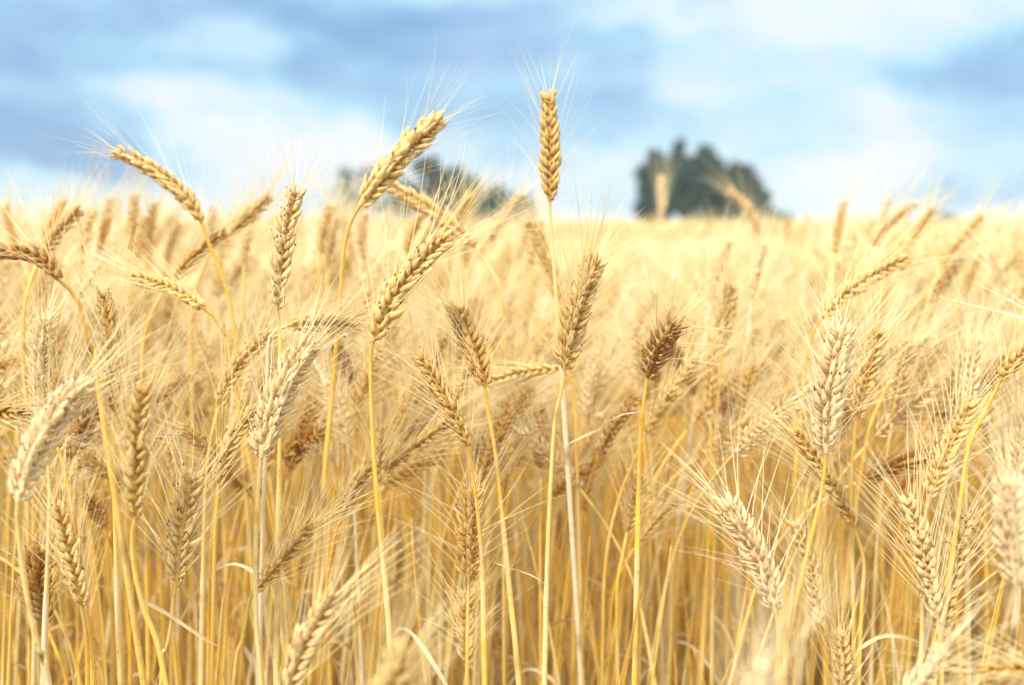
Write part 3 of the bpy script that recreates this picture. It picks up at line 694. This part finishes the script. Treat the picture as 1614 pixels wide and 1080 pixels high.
# far away the ear tops close into one uneven surface
def crop_z(X_, Y_):
    rr = np.random.RandomState(3)
    z = 0.80 + 0.03 * np.sin(X_ * 0.11 + 1.0) * np.clip(Y_ / 60, 0, 1) + 0.015 * np.sin(X_ * 0.9 + Y_ * 0.31) + 0.012 * np.sin(X_ * 0.23 - Y_ * 0.17) + rr.normal(0, 0.018, X_.shape)
    return np.where(Y_ < 10.0, 0.0, z)
y_ = np.r_[9.95, np.geomspace(10.0, 420, 150)]
xx = np.linspace(-1, 1, 301)
YY = np.repeat(y_[:, None], 301, 1); XX = xx[None] * (YY * 0.62 + 4)
Vc = np.stack([XX, YY, crop_z(XX, YY)], -1)[None]
gc = Geo(); gc.grid(Vc, np.array([0.5, 0.5, 0, 0.6]), False, 4); mass.add(gc.arrays())
mo = obj('wheat_crop', mesh('wheat_crop', mass.arrays(), [M[k] for k in MATS]))
tag(mo, 'dense ripe wheat crop stretching back from the near stalks to the trees', 'wheat field', kind='stuff')
print('mass verts', mass.n, 'near', NEAR_N, 'far edge of near', y[NEAR_N - 1])

# ------------------------------------------------------------------ trees beyond the field
def tree(name, label, d, blobs, nleaf, seed, pale, size=0.42, group=None):
    """blobs in photo px at distance d: centre x, centre y, rx, ry"""
    r = np.random.RandomState(seed)
    P0 = at(np.mean([b[0] for b in blobs]), 349, d); base = np.array([P0[0], P0[1], 0.0])
    root = bpy.data.objects.new(name, None); C.objects.link(root); root.location = base
    tag(root, label, 'tree', group)
    cen = np.array([at(b[0], b[1], d) for b in blobs]); rad = np.array([(b[2] / FPX * d, (b[2] + b[3]) * 0.5 / FPX * d, b[3] / FPX * d) for b in blobs])
    cen[:, 1] += r.normal(0, 1.0, len(blobs)) * rad[:, 0] * 0.5
    vol = rad.prod(1)**(2 / 3.); vol /= vol.sum()
    g = Geo()
    for c_, q, v in zip(cen, rad, vol):
        nc = max(14, int(60 * v * len(blobs)**0.5))          # clumps in each mass of foliage
        dirs = unit(r.normal(0, 1, (nc, 3))); cc = c_ + dirs * q * (0.35 + 0.6 * r.rand(nc, 1)**0.6)
        cr = q.mean() * (0.22 + 0.22 * r.rand(nc))
        K = max(3, int(nleaf * v / nc)); o = (cc[:, None] + unit(r.normal(0, 1, (nc, K, 3))) * (cr[:, None] * r.rand(nc, K)**0.4)[..., None]).reshape(-1, 3)
        o = o[o[:, 2] > 0.35]; n_ = len(o)
        A = unit(r.normal(0, 1, (n_, 3))); B = unit(np.cross(A, r.normal(0, 1, (n_, 3))))
        s1 = size * (0.5 + r.rand(n_, 1)); s2 = s1 * 0.5
        V = np.stack([np.stack([o - A * s1 * .5, o + B * s2 * .5], 1), np.stack([o - B * s2 * .5, o + A * s1 * .5], 1)], 1)
        col = np.zeros((n_, 2, 2, 4)); col[..., 1] = r.rand(n_)[:, None, None]; col[..., 2] = pale; col[..., 3] = 0.5
        g.grid(V, col, False, 0)
    obj('crown', mesh('crown', g.arrays(), [M['tree_leaf']], base, smooth=False), root)
    g = Geo(); top = cen.mean(0); top[2] *= 0.8
    hh = top[2]; fork = base + (top - base) * 0.35
    tube(g, catmull([base - [0, 0, .2], base + [0.05 * hh, 0, hh * .15], fork], 5), np.linspace(hh * .055, hh * .036, 11), 8, np.array([0.5, 0.5, 0, 0.5]), 0)
    for c_ in cen:
        mid = fork * 0.5 + c_ * 0.5 + r.normal(0, .25, 3)
        tube(g, catmull([fork - [0, 0, .1], mid, c_], 5), np.linspace(hh * .03, hh * .008, 11), 6, np.array([0.5, 0.5, 0, 0.5]), 0)
    obj('trunk', mesh('trunk', g.arrays(), [M['bark']], base), root)
    return root
TG = 'trees beyond the field'
tree('broadleaf_tree', 'large dark tree at the far edge of the field, tallest of the right-hand group', 105,
     [(1038,298,30,50),(1036,262,20,24),(1071,256,15,34),(1096,282,36,48),(1122,268,24,30),(1110,318,52,38),(1038,328,34,26),(1085,320,40,34)], 22000, 1, 0.0, .55, TG)
tree('broadleaf_tree', 'lower dark round tree joined to the right side of the largest tree', 108,
     [(1150,300,28,40),(1176,300,23,40),(1168,326,36,28),(1190,326,20,26)], 13000, 2, 0.0, .55, TG)
tree('low_shrub', 'small dark bush right of the two round trees', 112, [(1212,338,18,14),(1236,344,14,10)], 2600, 3, 0.1, .35, TG)
tree('broadleaf_tree', 'thin pale grey-green tree, leftmost of the left-hand trees behind the leaning ear', 95,
     [(545,292,24,26),(584,280,20,24),(562,325,38,24),(610,322,26,22)], 1900, 4, 0.5, .4, TG)
tree('broadleaf_tree', 'grey-green tree with two domes between the tall leaning ear and the tallest ear', 98,
     [(680,283,30,34),(724,296,34,34),(700,322,58,34),(640,315,26,36),(750,325,26,26)], 12000, 5, 0.15, .42, TG)
tree('broadleaf_tree', 'low light green tree at the right end of the left-hand trees', 100,
     [(778,322,28,28),(818,330,26,24)], 3200, 6, 0.5, .4, TG)
tree('low_shrub', 'distant low bush on the horizon near the right edge', 190, [(1500,343,26,7),(1470,346,16,5)], 700, 7, 0.3, .5, TG)
tree('low_shrub', 'distant low bush on the horizon below the arching ear', 190, [(265,345,22,6)], 500, 8, 0.3, .5, TG)

# ------------------------------------------------------------------ thin summer haze round everything
bpy_box = Geo()
x0, x1, y0, y1, z0, z1 = -1600, 1600, -40, 2600, -1.0, 14.0
c8 = np.array([(x0,y0,z0),(x1,y0,z0),(x1,y1,z0),(x0,y1,z0),(x0,y0,z1),(x1,y0,z1),(x1,y1,z1),(x0,y1,z1)], float)
f6 = np.array([(0,3,2,1),(4,5,6,7),(0,1,5,4),(1,2,6,5),(2,3,7,6),(3,0,4,7)])
m = bpy.data.materials.new('haze'); m.use_nodes = True; t = NT(m.node_tree); t.n.clear()
pv = t.new('ShaderNodeVolumePrincipled'); pv.inputs['Color'].default_value = (.80, .90, 1.0, 1); pv.inputs['Density'].default_value = 0.0006
o_ = t.new('ShaderNodeOutputMaterial'); t.l.new(pv.outputs[0], o_.inputs['Volume'])
hz = obj('haze', mesh('haze', (c8, f6, np.ones((8, 4)), np.zeros(6)), [m], smooth=False))
tag(hz, 'thin summer haze over the field', 'haze', kind='stuff')
